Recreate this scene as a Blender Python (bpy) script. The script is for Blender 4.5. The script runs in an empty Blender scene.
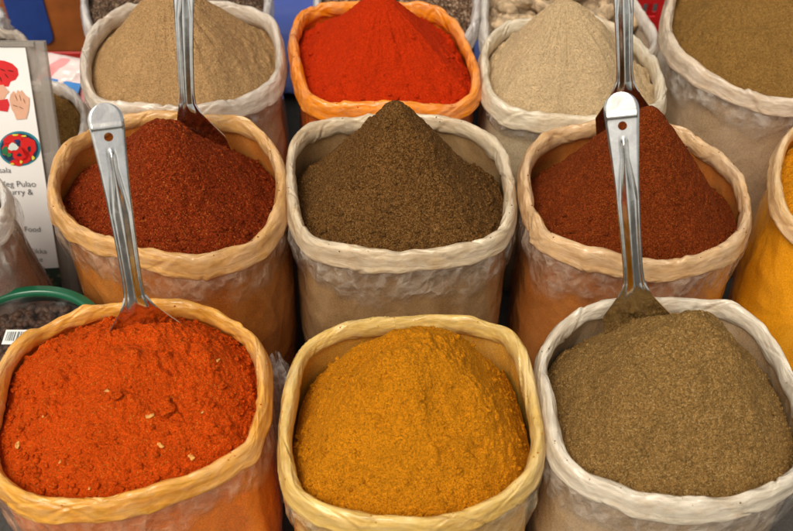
import bpy, math, random
import numpy as np
from mathutils import Vector, Matrix
random.seed(4); rng = np.random.default_rng(7)
SC = bpy.context.scene
COL = SC.collection
R = math.radians

# ------------------------------------------------------------------ camera
F, CX, CY, PITCH, CAMZ = 1050.0, 396.5, 265.5, R(47), 1.35
cam = bpy.data.objects.new('camera', bpy.data.cameras.new('camera'))
COL.objects.link(cam); SC.camera = cam
cam.location = (0, 0, CAMZ); cam.rotation_euler = (math.pi/2 - PITCH, 0, 0)
cam.data.sensor_width = 36; cam.data.lens = F/793*36
cam.data.clip_start = .02; cam.data.clip_end = 500
cam.data.dof.use_dof = True; cam.data.dof.focus_distance = 1.27; cam.data.dof.aperture_fstop = 6.3
CF = np.array([0, math.cos(PITCH), -math.sin(PITCH)]); CU = np.array([0, math.sin(PITCH), math.cos(PITCH)])
CAM = np.array([0, 0, CAMZ])
def ray(px, py): return np.array([1., 0, 0])*(px-CX)/F - CU*(py-CY)/F + CF
def at_z(px, py, z):
    d = ray(px, py); return CAM + d*((z-CAMZ)/d[2])
def at_y(px, py, y):
    d = ray(px, py); return CAM + d*(y/d[1])
def proj(P):
    Q = P - CAM; dz = Q@CF
    return CX + F*Q[..., 0]/dz, CY - F*(Q@CU)/dz, dz

# ------------------------------------------------------------------ numpy noise
def _h(ix, iy, iz):
    n = (ix.astype(np.int64)*374761393 + iy.astype(np.int64)*668265263 + iz.astype(np.int64)*2147483647) & 0xffffffff
    n = ((n ^ (n >> 13))*1274126177) & 0xffffffff
    n = ((n ^ (n >> 16))*2246822519) & 0xffffffff
    return ((n ^ (n >> 15)) & 0xffffff)/float(0x1000000)*2-1
def noise(P, s=1., seed=0):
    P = np.asarray(P, float)/s + seed*17.37
    I = np.floor(P); f = P-I; u = f*f*f*(f*(f*6-15)+10)
    out = 0
    for a in (0, 1):
        for b in (0, 1):
            for c in (0, 1):
                w = (u[..., 0] if a else 1-u[..., 0])*(u[..., 1] if b else 1-u[..., 1])*(u[..., 2] if c else 1-u[..., 2])
                out = out + w*_h(I[..., 0]+a, I[..., 1]+b, I[..., 2]+c)
    return out
def ridge(P, s=1., seed=0): return 1-2*np.abs(noise(P, s, seed))

# ------------------------------------------------------------------ mesh helpers
def mesh_np(name, V, Fq, uv=None, smooth=True):
    me = bpy.data.meshes.new(name)
    Fq = np.asarray(Fq, np.int32); k = Fq.shape[1]; n = len(Fq)
    me.vertices.add(len(V)); me.vertices.foreach_set('co', np.asarray(V, np.float32).ravel())
    me.loops.add(n*k); me.loops.foreach_set('vertex_index', Fq.ravel())
    me.polygons.add(n); me.polygons.foreach_set('loop_start', np.arange(0, n*k, k, dtype=np.int32))
    me.polygons.foreach_set('use_smooth', np.full(n, smooth))
    if uv is not None:
        l = me.uv_layers.new(name='UVMap'); l.data.foreach_set('uv', np.asarray(uv, np.float32)[Fq.ravel()].ravel())
    me.update(calc_edges=True); me.validate()
    return me
def grid_faces(nu, nv, wrap_u=True, wrap_v=False):
    """vertex (i, j) -> i*nv + j"""
    iu = np.arange(nu if wrap_u else nu-1); jv = np.arange(nv if wrap_v else nv-1)
    I, J = np.meshgrid(iu, jv, indexing='ij'); I2 = (I+1) % nu; J2 = (J+1) % nv
    return np.stack([I*nv+J, I2*nv+J, I2*nv+J2, I*nv+J2], -1).reshape(-1, 4)
def link(name, me, mat=None, parent=None, loc=None):
    o = bpy.data.objects.new(name, me); COL.objects.link(o)
    if mat: me.materials.append(mat)
    if parent: o.parent = parent
    if loc is not None: o.location = loc
    return o
def tag(o, label=None, cat=None, group=None, kind=None):
    if label: o['label'] = label
    if cat: o['category'] = cat
    if group: o['group'] = group
    if kind: o['kind'] = kind
    return o
def empty(name, loc):
    o = bpy.data.objects.new(name, None); COL.objects.link(o); o.location = loc; o.empty_display_size = .05
    return o
class MB:
    def __init__(s): s.v, s.f = [], []
    def add(s, V, Fs):
        n = len(s.v); s.v += [tuple(map(float, v)) for v in V]; s.f += [tuple(i+n for i in f) for f in Fs]; return s
    def box(s, c, d, M=None):
        c = Vector(c); V = []
        for z in (-.5, .5):
            for y in (-.5, .5):
                for x in (-.5, .5):
                    p = Vector((x*d[0], y*d[1], z*d[2])); V.append(c + (M@p if M else p))
        return s.add(V, [(0, 2, 3, 1), (4, 5, 7, 6), (0, 1, 5, 4), (2, 6, 7, 3), (0, 4, 6, 2), (1, 3, 7, 5)])
    def poly(s, pts): return s.add(pts, [tuple(range(len(pts)))])
    def build(s, name, mat, parent=None, loc=None, smooth=False, bevel=0):
        me = bpy.data.meshes.new(name); me.from_pydata(s.v, [], s.f); me.update()
        if smooth: me.polygons.foreach_set('use_smooth', [True]*len(me.polygons))
        o = link(name, me, mat, parent, loc)
        if bevel:
            m = o.modifiers.new('bevel', 'BEVEL'); m.width = bevel; m.segments = 3
        return o

# ------------------------------------------------------------------ materials
class NT:
    def __init__(s, name):
        s.m = bpy.data.materials.new(name); s.m.use_nodes = True; s.t = s.m.node_tree; s.t.nodes.clear()
        s.out = s.n('ShaderNodeOutputMaterial')
    def n(s, typ, ins=None, **kw):
        d = s.t.nodes.new(typ)
        for k, v in kw.items(): setattr(d, k, v)
        for k, v in (ins or {}).items(): s.set(d, k, v)
        return d
    def set(s, d, k, v):
        i = d.inputs[k]
        if hasattr(v, 'is_output') or isinstance(v, bpy.types.NodeSocket): s.t.links.new(v, i)
        else:
            if i.type == 'RGBA' and len(v) == 3: v = (*v, 1)
            i.default_value = v
    def ramp(s, fac, stops, interp='LINEAR'):
        r = s.n('ShaderNodeValToRGB', {'Fac': fac}); e = r.color_ramp.elements; r.color_ramp.interpolation = interp
        while len(e) < len(stops): e.new(.5)
        for el, (p, c) in zip(e, stops):
            el.position = p; el.color = (c, c, c, 1) if isinstance(c, (int, float)) else (*c, 1)
        return r.outputs['Color']
    def mix(s, f, a, b, mode='MIX'):
        d = s.n('ShaderNodeMix', data_type='RGBA', blend_type=mode)
        for idx, v in ((0, f), (6, a), (7, b)):
            if isinstance(v, bpy.types.NodeSocket): s.t.links.new(v, d.inputs[idx])
            elif isinstance(v, (int, float)): d.inputs[idx].default_value = v
            else: d.inputs[idx].default_value = (*v, 1)
        return d.outputs[2]
    def math(s, op, a, b=0.):
        d = s.n('ShaderNodeMath', operation=op)
        for i, v in enumerate((a, b)):
            if isinstance(v, bpy.types.NodeSocket): s.t.links.new(v, d.inputs[i])
            else: d.inputs[i].default_value = v
        return d.outputs[0]
    def noise(s, vec, scale, detail=2., rough=.5, dist=0., typ='FBM'):
        return s.n('ShaderNodeTexNoise', {'Vector': vec, 'Scale': scale, 'Detail': detail, 'Roughness': rough, 'Distortion': dist}, noise_type=typ).outputs[0]
    def facets(s, vec, scale, dist=.35):
        """flat facets meeting in sharp creases, as in crumpled film"""
        nz = s.n('ShaderNodeTexNoise', {'Vector': vec, 'Scale': scale*.6, 'Detail': 1.})
        v2 = s.n('ShaderNodeVectorMath', {0: vec, 1: s.n('ShaderNodeVectorMath', {0: nz.outputs['Color'], 'Scale': dist/scale*2}, operation='SCALE').outputs[0]}, operation='ADD').outputs[0]
        return s.n('ShaderNodeTexVoronoi', {'Vector': v2, 'Scale': scale, 'Randomness': 1.}, feature='F1', distance='MANHATTAN').outputs['Distance']
    def obj(s): return s.n('ShaderNodeTexCoord').outputs['Object']
    def uv(s): return s.n('ShaderNodeTexCoord').outputs['UV']
    def map(s, vec, scale, rot=(0, 0, 0)):
        return s.n('ShaderNodeMapping', {'Vector': vec, 'Scale': scale, 'Rotation': rot}).outputs[0]
    def bump(s, h, strength=.5, dist=.002, nrm=None):
        i = {'Height': h, 'Strength': strength, 'Distance': dist}
        if nrm: i['Normal'] = nrm
        return s.n('ShaderNodeBump', i).outputs[0]
    def pbsdf(s, **k):
        p = s.n('ShaderNodeBsdfPrincipled')
        for a, v in k.items(): s.set(p, a.replace('_', ' '), v)
        return p.outputs[0]
    def done(s, sh): s.t.links.new(sh, s.out.inputs['Surface']); return s.m

def simple(name, col, rough=.5, metal=0., var=.12, scale=40., bump=.0, **k):
    t = NT(name); o = t.obj(); n = t.noise(o, scale, 4, .6)
    lo = tuple(c*(1-var*2) for c in col); hi = tuple(min(1, c*(1+var)) for c in col)
    c = t.ramp(n, [(.25, lo), (.75, hi)])
    a = dict(Base_Color=c, Roughness=rough, Metallic=metal); a.update(k)
    if bump: a['Normal'] = t.bump(n, bump, .004)
    return t.done(t.pbsdf(**a))

def powder(name, col, grain=1.0, speck=None, speck_amt=.1, contrast=.5, dark=None, patch=.18):
    """ground spice: millimetre grains of slightly different colour, a few specks, soft patches"""
    t = NT(name); o = t.obj()
    g = 820/grain
    v = t.n('ShaderNodeTexVoronoi', {'Vector': o, 'Scale': g, 'Randomness': 1.}, feature='F1')
    sep = t.n('ShaderNodeSeparateColor', {'Color': v.outputs['Color']})
    rnd = sep.outputs[0]; rnd2 = sep.outputs[1]
    dk = dark or tuple(c*(1-.85*contrast) for c in col)
    lt = tuple(min(.95, c*(1+.75*contrast)+.010*contrast) for c in col)
    c = t.ramp(rnd, [(0., dk), (.5, col), (1., lt)])
    if speck is not None:
        f = t.math('GREATER_THAN', rnd2, 1-speck_amt)
        c = t.mix(t.math('MULTIPLY', f, .8), c, speck)
    p = t.noise(o, 26, 4, .6, .4)
    c = t.mix(t.ramp(p, [(.36, 1.), (.62, 0.)]), c, tuple(x*(1-patch*2) for x in col), 'MIX') if False else t.mix(t.math('MULTIPLY', t.ramp(p, [(.35, 1.), (.65, 0.)]), patch), c, tuple(x*.45 for x in col))
    m1 = t.noise(o, 170/grain, 4, .65); m2 = t.noise(o, 620/grain, 3, .7)
    b = t.bump(m1, .9, .006)
    b = t.bump(m2, 1., .0034, b)
    b = t.bump(v.outputs['Distance'], -.6, .0012, b)
    return t.done(t.pbsdf(Base_Color=c, Roughness=1., Specular_IOR_Level=.08, Normal=b))

def film_rim(name, col, dirt=None):
    """cuff of rolled polythene: thin, milky, lit through, creased along the roll, dusted with spice"""
    t = NT(name); u = t.uv(); o = t.obj()
    along = t.noise(t.map(u, (4.5, 12, 1), (0, 0, .25)), 1., 5, .58, .8)
    al2 = t.noise(t.map(u, (11, 40, 1), (0, 0, -.3)), 1., 3, .6, 1.4, 'RIDGED_MULTIFRACTAL')
    cl = t.noise(o, 20, 4, .6, .6)
    pale = tuple(min(.88, c*.72+.25) for c in col); deep = tuple(c*(.82-.10*k) for k, c in enumerate(col))
    c = t.ramp(cl, [(.30, deep), (.50, col), (.72, tuple((a+b)/2 for a, b in zip(col, pale)))])
    c = t.mix(t.math('MULTIPLY', t.ramp(along, [(.46, 0.), (.70, 1.)]), .45), c, pale)
    c = t.mix(t.math('MULTIPLY', t.ramp(al2, [(.7, 0.), (1.2, 1.)]), .14), c, pale)
    dirt = dirt or tuple(x*.5 for x in col)
    d = t.ramp(t.noise(o, 55, 6, .75), [(.52, 0.), (.66, 1.)])
    d = t.math('MULTIPLY', d, t.ramp(t.noise(o, 9, 2, .5), [(.42, 0.), (.6, 1.)]))
    d = t.math('ADD', d, t.ramp(t.noise(o, 420, 2, .6), [(.70, 0.), (.76, .4)]))
    c = t.mix(t.math('MULTIPLY', d, .4), c, dirt)
    fa = t.facets(t.map(u, (5, 11, 1), (0, 0, .35)), 1.)
    b = t.bump(along, .26, .006); b = t.bump(fa, .20, .006, b); b = t.bump(al2, .10, .002, b)
    p = t.pbsdf(Base_Color=c, Roughness=.31, Specular_IOR_Level=.55, Normal=b, Coat_Weight=.6, Coat_Roughness=.08)
    tl = t.n('ShaderNodeBsdfTranslucent', {'Color': t.mix(.35, c, col, 'MIX'), 'Normal': b}).outputs[0]
    th = t.noise(t.map(u, (2.2, 6, 1), (0, 0, .2)), 1., 4, .6, .8)          # one layer here, several there
    m1 = t.n('ShaderNodeMixShader', {0: .22, 1: p, 2: tl}).outputs[0]
    tr = t.n('ShaderNodeBsdfTransparent', {'Color': tuple(min(1, .72+.35*x) for x in col)}).outputs[0]
    f = t.math('ADD', t.math('MULTIPLY', t.ramp(th, [(.36, 1.), (.62, 0.)]), .24), .03)
    return t.done(t.n('ShaderNodeMixShader', {0: f, 1: m1, 2: tr}).outputs[0])

def film_body(name, inner, haze, grain=1.):
    """filled polythene bag: the spice shows through where the film clings, milky where it stands off"""
    t = NT(name); o = t.obj()
    st = t.map(o, (1, 1, .35))
    n = t.noise(st, 13, 5, .6, 1.2)
    gr = t.noise(o, 520/grain, 2, .6)
    c0 = t.ramp(gr, [(.3, tuple(x*.62 for x in inner)), (.7, tuple(min(1, x*1.3) for x in inner))])
    f = t.ramp(n, [(.34, .04), (.74, .40)])
    c = t.mix(f, c0, haze)
    fa = t.facets(t.map(o, (1, 1, .5), (.5, .3, .2)), 15.); fb = t.facets(t.map(o, (1, 1, .6), (-.4, .2, .6)), 34.)
    b = t.bump(n, .18, .012); b = t.bump(fa, .13, .03, b); b = t.bump(fb, .07, .014, b)
    p = t.pbsdf(Base_Color=c, Roughness=.22, Specular_IOR_Level=.55, Normal=b, Coat_Weight=.5, Coat_Roughness=.12)
    return t.done(p)

def film_clear(name, col, lo=.06, hi=.62, s=1., cling=False):
    """loose thin polythene: see-through, whiter where folds lie double"""
    t = NT(name); o = t.obj()
    n = t.noise(t.map(o, (1, 1, .6), (-.6, .5, 0)), 14*s, 4, .55, 1.0)
    fa = t.facets(t.map(o, (1, 1, .55), (.6, .45, .3)), 34*s); fb = t.facets(t.map(o, (1, 1, .7), (-.5, .3, .8)), 80*s)
    f = t.math('MULTIPLY', t.ramp(n, [(.38, lo/hi), (.64, 1.)]), hi)
    f = t.math('MULTIPLY', f, t.ramp(fa, [(.15, .55), (.95, 1.25)]))
    f = t.math('ADD', f, t.math('MULTIPLY', t.ramp(fb, [(.75, 0.), (1.0, 1.)]), .16))
    b = t.bump(n, .4, .012); b = t.bump(fa, .55, .014, b); b = t.bump(fb, .28, .006, b)
    g = t.pbsdf(Base_Color=col, Roughness=.16, Specular_IOR_Level=.8, Normal=b, Coat_Weight=.9, Coat_Roughness=.06)
    tl = t.n('ShaderNodeBsdfTranslucent', {'Color': col, 'Normal': b}).outputs[0]
    m1 = t.n('ShaderNodeMixShader', {0: .25, 1: g, 2: tl}).outputs[0]
    tr = t.n('ShaderNodeBsdfTransparent', {'Color': (1, 1, 1) if cling else (.98, .96, .93)}).outputs[0]
    gl = t.n('ShaderNodeBsdfGlossy', {'Color': (1, 1, 1), 'Roughness': .12, 'Normal': b}).outputs[0]
    fc = t.n('ShaderNodeLayerWeight', {'Blend': .5, 'Normal': b}).outputs['Facing']
    fr = t.math('ADD', .035, t.math('MULTIPLY', t.math('POWER', fc, 4.), .45))
    if cling:                                                   # towards its free end the film clings to the bag and disappears against it
        k = t.ramp(t.n('ShaderNodeSeparateXYZ', {'Vector': t.uv()}).outputs[1], [(0., 1.), (.6, .95), (.97, 0.)])
        fr = t.math('MULTIPLY', fr, k); f = t.math('MULTIPLY', f, k)
    film = t.n('ShaderNodeMixShader', {0: fr, 1: tr, 2: gl}).outputs[0]
    return t.done(t.n('ShaderNodeMixShader', {0: f, 1: film, 2: m1}).outputs[0])

def steel(name):
    t = NT(name); o = t.obj()
    n = t.noise(t.map(o, (60, 60, 6)), 6, 4, .6); fing = t.noise(o, 38, 5, .7, 1.2); sm = t.noise(o, 60, 4, .6, .5)
    r = t.n('ShaderNodeMapRange', {'Value': sm, 'From Min': .3, 'From Max': .75, 'To Min': .07, 'To Max': .24}).outputs[0]
    r = t.math('ADD', r, t.math('MULTIPLY', t.ramp(fing, [(.5, 0.), (.7, 1.)]), .14))
    c = t.ramp(sm, [(.3, (.56, .55, .53)), (.6, (.70, .69, .67))])
    b = t.bump(n, .08, .001); b = t.bump(t.noise(o, 26, 2, .5), .25, .003, b)
    return t.done(t.pbsdf(Base_Color=c, Metallic=1., Roughness=r, Normal=b))
STEEL = steel('stainless_steel')

# ------------------------------------------------------------------ sacks and heaps
NA = 480
def closed_spline(P, n=NA):
    """closed Catmull-Rom through P, resampled by arc length"""
    P = np.asarray(P, float); m = len(P); T = np.linspace(0, 1, 40, endpoint=False)[:, None]; out = []
    for i in range(m):
        a, b, c, d = P[i-1], P[i], P[(i+1) % m], P[(i+2) % m]
        out.append(.5*((2*b)+(c-a)*T+(2*a-5*b+4*c-d)*T**2+(3*b-a-3*c+d)*T**3))
    Q = np.concatenate(out)
    for _ in range(30): Q = .5*Q+.25*(np.roll(Q, 1, 0)+np.roll(Q, -1, 0))
    seg = np.linalg.norm(np.roll(Q, -1, 0)-Q, axis=1); s = np.concatenate([[0], np.cumsum(seg)])
    Qc = np.vstack([Q, Q[:1]]); t = np.linspace(0, s[-1], n, endpoint=False)
    return np.stack([np.interp(t, s, Qc[:, k]) for k in range(Q.shape[1])], 1), s[-1]
def superell(cx, cy, rx, ry, e=2.7, n=22, rot=0.):
    out = []
    for k in range(n):
        a = 2*math.pi*k/n; c, s = math.cos(a), math.sin(a)
        x, y = math.copysign(abs(c)**(2/e), c)*rx, math.copysign(abs(s)**(2/e), s)*ry
        out.append((cx+x*math.cos(rot)-y*math.sin(rot), cy+x*math.sin(rot)+y*math.cos(rot)))
    return out

class Sack: pass
def make_sack(px, z, label, rimcol, inner, haze, seed, group='open polythene sacks standing in rows', rh=.0094, rv=.0155, flap=.075,
              flap_col=(.85, .80, .73), flap_hi=.40, bulge=.006, flare=0., dirt=None, base_z=0., ztilt=0., grain=1.):
    S = Sack(); S.seed = seed
    W = np.array([at_z(x, y, z) for x, y in px])
    C2, L = closed_spline(W[:, :2])
    cen = C2.mean(0)
    # make direction counter-clockwise
    ar = .5*np.sum(C2[:, 0]*np.roll(C2[:, 1], -1)-np.roll(C2[:, 0], -1)*C2[:, 1])
    if ar < 0: C2 = C2[::-1].copy()
    T = np.roll(C2, -1, 0)-np.roll(C2, 1, 0); T /= np.linalg.norm(T, axis=1)[:, None]
    N = np.stack([T[:, 1], -T[:, 0]], 1)          # outward
    for _ in range(12): N = .5*N+.25*(np.roll(N, 1, 0)+np.roll(N, -1, 0))
    N /= np.linalg.norm(N, axis=1)[:, None]
    s = np.linspace(0, L, NA, endpoint=False); ang = 2*np.pi*np.arange(NA)/NA
    circ = np.stack([np.cos(ang), np.sin(ang), np.full(NA, seed*3.1)], 1)   # periodic noise domain
    zz = z + .006*noise(circ, .55, 1) + .003*noise(circ, .16, 2)
    S.C, S.N, S.z, S.cen, S.zz, S.L = C2, N, z, cen, zz, L
    root = empty('spice_sack', (cen[0], cen[1], base_z)); tag(root, label, 'sack', group); S.root = root
    org = np.array([cen[0], cen[1], base_z])
    # --- rolled rim
    nv = 44; v = 2*np.pi*np.arange(nv)/nv
    rad = 1+.16*noise(circ, .4, 3)+.10*noise(circ, .13, 4)
    A, Vv = np.meshgrid(np.arange(NA), v, indexing='ij')
    dirp = np.stack([np.cos(ang)[A]*L/(2*np.pi), np.sin(ang)[A]*L/(2*np.pi), 0*Vv], -1)
    # coordinates wound round the roll, so creases run diagonally along it
    sx = L/(2*np.pi)
    def roll_noise(fs, fv, tw, sd, rd=False):
        a2 = ang[A]; 
        P = np.stack([np.cos(a2)*sx/fs, np.sin(a2)*sx/fs, 0*a2], -1)
        ph = Vv+tw*a2
        P = P + np.stack([0*a2, 0*a2, np.cos(ph)*fv], -1) + np.stack([np.sin(ph)*fv*.7, -np.sin(ph)*fv*.7, 0*a2], -1)
        return (ridge if rd else noise)(P, 1., seed*5+sd)
    d = .11*roll_noise(.075, .5, 0, 1)+.07*(roll_noise(.08, .9, 3, 2, True)-.4)+.05*(roll_noise(.04, 1.2, -4, 3, True)-.4)+.028*(roll_noise(.018, 1.6, 6, 4, True)-.4)
    rp = np.random.default_rng(900+seed)
    for _ in range(26):                                  # pinches where the film is twisted over
        a0, sl_, v0, wd, dp, sp = rp.uniform(0, 2*np.pi), rp.uniform(-.035, .035)/sx, rp.uniform(0, 2*np.pi), rp.uniform(.0018, .0045)/sx, rp.uniform(.08, .26), rp.uniform(.6, 1.6)
        dv = (Vv-v0+np.pi) % (2*np.pi)-np.pi; da = (ang[A]-a0-sl_*dv+np.pi) % (2*np.pi)-np.pi
        win = np.exp(-(dv/sp)**2)
        d = d - dp*win*np.exp(-(da/wd)**2) + dp*.55*win*np.exp(-((da-2.1*wd)/(1.4*wd))**2)
    rr = rad[A]*(1+d)
    cv, sv = np.cos(Vv), np.sin(Vv)
    e = 2/2.7
    off_r = np.sign(cv)*np.abs(cv)**e*rh*rr; off_z = np.sign(sv)*np.abs(sv)**e*rv*rr
    off_r = off_r*(.86-.24*sv) + .0045*np.clip(-sv, 0, 1) + .001
    X = C2[A, 0]+N[A, 0]*off_r; Y = C2[A, 1]+N[A, 1]*off_r; Z = zz[A]+off_z-.004
    S.rimV = np.stack([X, Y, Z], -1)
    V = np.stack([X, Y, Z], -1).reshape(-1, 3)-org
    uv = np.stack([s[A], Vv/(2*np.pi)*.09], -1).reshape(-1, 2)*10
    link('rolled_rim', mesh_np('rolled_rim', V, grid_faces(NA, nv, True, True), uv), film_rim('rim_film', rimcol, dirt), root)
    # --- bag wall
    nb = 70; k = np.linspace(0, 1, nb)
    A, K = np.meshgrid(np.arange(NA), k, indexing='ij')
    hgt = zz[A]-.006-base_z
    prof = bulge*np.sin(np.pi*np.clip(K*1.15, 0, 1))+flare*K-.02*np.clip((K-.8)/.2, 0, 1)**2
    Zb = base_z+hgt*(1-K)
    P3 = np.stack([C2[A, 0], C2[A, 1], Zb], -1)
    Pst = P3*np.array([1, 1, .45])
    fold = .0034*noise(Pst, .085, seed+1)+.0013*ridge(Pst+.3*P3[..., [1, 2, 0]], .04, seed+2)+.0003*ridge(P3+.5*P3[..., [2, 0, 1]], .017, seed+3)
    fold = (fold-.002)*np.clip(K*9, 0, 1)
    off = prof+fold-.001
    V = np.stack([C2[A, 0]+N[A, 0]*off, C2[A, 1]+N[A, 1]*off, Zb], -1).reshape(-1, 3)-org
    link('bag', mesh_np('bag', V, grid_faces(NA, nb)), film_body('bag_film', inner, haze, grain), root)
    # --- loose turned-over edge hanging below the roll
    if flap:
        nf = 30; k = np.linspace(0, 1, nf); A, K = np.meshgrid(np.arange(NA), k, indexing='ij')
        ln = flap*(1+.45*noise(circ, .35, 11)+.22*noise(circ, .1, 12)); 
        Zb = zz[A]-.012-ln[A]*K
        kk = np.clip((zz[A]-.006-Zb)/(zz[A]-.006-base_z), 0, 1)
        pr = bulge*np.sin(np.pi*np.clip(kk*1.15, 0, 1))+flare*kk
        P3 = np.stack([C2[A, 0], C2[A, 1], Zb], -1)
        sk = P3+np.stack([Zb*.8*N[A, 1], -Zb*.8*N[A, 0], 0*Zb], -1)
        w = .0036*noise(sk*np.array([1, 1, .4]), .04, seed+7)+.0018*(ridge(sk*np.array([1, 1, .3]), .034, seed+8)-.4)+.0005*ridge(P3, .012, seed+9)
        off = pr+.0022+.007*(1-K)+.003*np.sin(np.pi*K)+w*np.clip(K*2.5, .1, 1)*np.clip((1-K)*1.6, .25, 1)
        V = np.stack([C2[A, 0]+N[A, 0]*off, C2[A, 1]+N[A, 1]*off, Zb], -1).reshape(-1, 3)-org
        link('turned_edge', mesh_np('turned_edge', V, grid_faces(NA, nf), np.stack([A/NA, K], -1).reshape(-1, 2)), film_clear('turned_film', flap_col, .05, flap_hi, 1., True), root)
    return S

def blob(r, seed, sq=(1, 1, .7), amp=.35, n=18, m=12):
    V = []; 
    for i in range(n):
        for j in range(m):
            a = 2*np.pi*i/n; b = np.pi*(j+.0)/(m-1)
            V.append((math.sin(b)*math.cos(a), math.sin(b)*math.sin(a), math.cos(b)))
    V = np.array(V); k = 1+amp*noise(V, .7, seed)+amp*.6*noise(V, .33, seed+1)
    return V*k[:, None]*r*np.array(sq), grid_faces(n, m)
def on_heap(S, px, py):
    X, Y, D = proj(S.hv); m = (np.hypot(X-px, Y-py) < 3.0)
    if not m.any(): m = np.hypot(X-px, Y-py) < np.hypot(X-px, Y-py).min()+1
    i = np.where(m)[0]; return S.hv[i[np.argmin(D[i])]]

def make_heap(S, name, label, cat, mat, apex, dy, p=1.3, q=1.1, ef=-.016, eb=-.03, lump=1., streak=0., nr=230, crumbs=0, dents=(), uneven=.2, tip=.03, group='heaps of ground spice in the sacks', edge_lump=1.):
    """heap poured into sack S: apex seen at pixel `apex`, dy metres behind the sack's centre"""
    A3 = at_y(apex[0], apex[1], S.cen[1]+dy)
    NH = 720
    def up_(a): return np.stack([np.interp(np.arange(NH)/NH*NA, np.arange(NA+1), np.append(a[:, k], a[0, k])) for k in range(a.shape[1])], 1)
    SC_, SN_, SZ_ = up_(S.C), up_(S.N), up_(S.zz[:, None])[:, 0]
    B = SC_-SN_*.004
    back = np.clip((SC_[:, 1]-S.cen[1])/max(.02, (S.C[:, 1].max()-S.cen[1]))*.5+.5, 0, 1)
    ze = SZ_+ef+(eb-ef)*back
    for _ in range(40): ze = .5*ze+.25*(np.roll(ze, 1)+np.roll(ze, -1))
    t = np.linspace(0, 1, nr)**.9
    A, T = np.meshgrid(np.arange(NH), t, indexing='ij')
    tt = np.sqrt(T*T+tip*tip)-tip; tt /= tt.max()
    prof = np.clip(1-tt**p, 0, 1)**q
    X = A3[0]+(B[A, 0]-A3[0])*T; Y = A3[1]+(B[A, 1]-A3[1])*T
    zr = ze.mean()
    zed = zr+(ze[A]-zr)*T
    H = A3[2]-zr
    sd = S.seed*3
    P = np.stack([X, Y, 0*X], -1)
    low = noise(P, .11, sd+1)*.5+noise(P, .05, sd+2)*.3
    Z = zed+H*prof + (H+.03)*uneven*low*np.sin(np.pi*np.clip(T, 0, 1)**.8)
    # small slides: terraces with a broken upper lip
    tn = noise(P, .075, sd+21)+.35*noise(P, .022, sd+22)
    Z = Z + .0042*uneven/.2*(1/(1+np.exp(-(tn-.12)*22))-.5)*np.clip((T-.12)*3, 0, 1)*np.clip((1-T)*6, 0, 1)
    P = np.stack([X, Y, Z], -1)
    cl = np.clip(noise(P, .035, sd+3)*1.5+.35*T, 0, 1)          # patches where it has caked into lumps
    d = .0022*noise(P, .020, sd+4)*lump+.0036*np.clip(noise(P, .010, sd+5), -.15, 1)*lump*(.3+cl*edge_lump)+.0017*noise(P, .0052, sd+6)*lump*(.6+.8*cl)+.0009*noise(P, .0027, sd+11)*lump
    d = d+.0075*edge_lump*np.clip(noise(P, .013, sd+9)-.05, 0, 1)*np.clip((T-.62)/.3, 0, 1)*np.clip(noise(P, .06, sd+10)*2+.4, 0, 1)
    if streak:
        ang = 2*np.pi*A/NH
        Q = np.stack([np.cos(ang)*9, np.sin(ang)*9, T*1.2], -1)
        d = d + streak*(.004*noise(Q, 1., sd+7)+.002*noise(Q*2.3, 1., sd+8))*np.clip(T*3, 0, 1)
    Z = Z+d*np.clip(T*8+.25, 0, 1)
    org = np.array([S.cen[0], S.cen[1], S.z])
    V = np.stack([X, Y, Z], -1)
    S.hv = V.reshape(-1, 3)
    for (px, py, wx, wy, dep, rid) in dents:              # hollow dug by a blade, powder pushed up in front of it
        c0 = on_heap(S, px, py); q2 = ((S.hv[:, 0]-c0[0])/wx)**2+((S.hv[:, 1]-c0[1])/wy)**2
        S.hv[:, 2] += -dep*np.exp(-q2)+rid*np.exp(-((np.sqrt(q2)-1.7)/.55)**2)*(S.hv[:, 1] < c0[1]+wy*.5)*(.6+.8*noise(S.hv, .012, 77))
    # single apex: the first column of rings coincides; keep the first ring tiny
    o = link(name, mesh_np(name, S.hv-org, grid_faces(NH, nr)), mat, None, org)
    tag(o, label, cat, group); S.heap = o
    if crumbs:                                            # broken crumbs of the same powder lying on it, most of them along the foot
        rc = np.random.default_rng(S.seed+400); shp = [blob(1., S.seed*7+q_, (1, .85, .7), .55, 9, 7) for q_ in range(6)]; Vs, Fs, n = [], [], 0
        hv = S.hv.reshape(NH, nr, 3)
        for _ in range(crumbs):
            tq = 1-abs(rc.normal(0, .16)) if rc.random() < .7 else rc.uniform(.1, 1)**.5
            if not 0 < tq < .985: continue
            p = hv[rc.integers(NH), int(tq*(nr-1))]; r = .0009+.0030*rc.random()**3.2
            bv_, bf_ = shp[rc.integers(6)]; a = rc.uniform(0, 6.28); c_, s_ = math.cos(a), math.sin(a)
            Vs.append(bv_@np.array([[c_, s_, 0], [-s_, c_, 0], [0, 0, 1]])*r+p-org+np.array([0, 0, r*.35])); Fs.append(bf_+n); n += len(bv_)
        q = rc.normal(0, 1, 6); Vs2, Fs2, n2 = [], [], 0
        for _ in range(70):
            ci = int((rc.choice(np.arange(6))/6*NA*1.0+abs(q[rc.integers(6)])*NA*.21+rc.normal(0, NA*.035))) % NA
            jv = int((rc.uniform(35, 165)/360)*S.rimV.shape[1]); p = S.rimV[ci, jv]; r = .00028+.0008*rc.random()**3
            bv_, bf_ = shp[rc.integers(6)]; Vs2.append(bv_*r+p-org+np.array([0, 0, r*.3])); Fs2.append(bf_+n2); n2 += len(bv_)
        tag(link('spilled_grains', mesh_np('spilled_grains', np.concatenate(Vs2), np.concatenate(Fs2)), mat, o), kind='stuff')
        k_ = link('crumbs', mesh_np('crumbs', np.concatenate(Vs), np.concatenate(Fs)), mat, o); tag(k_, kind='stuff')
    return S
RZ = .40
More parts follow.
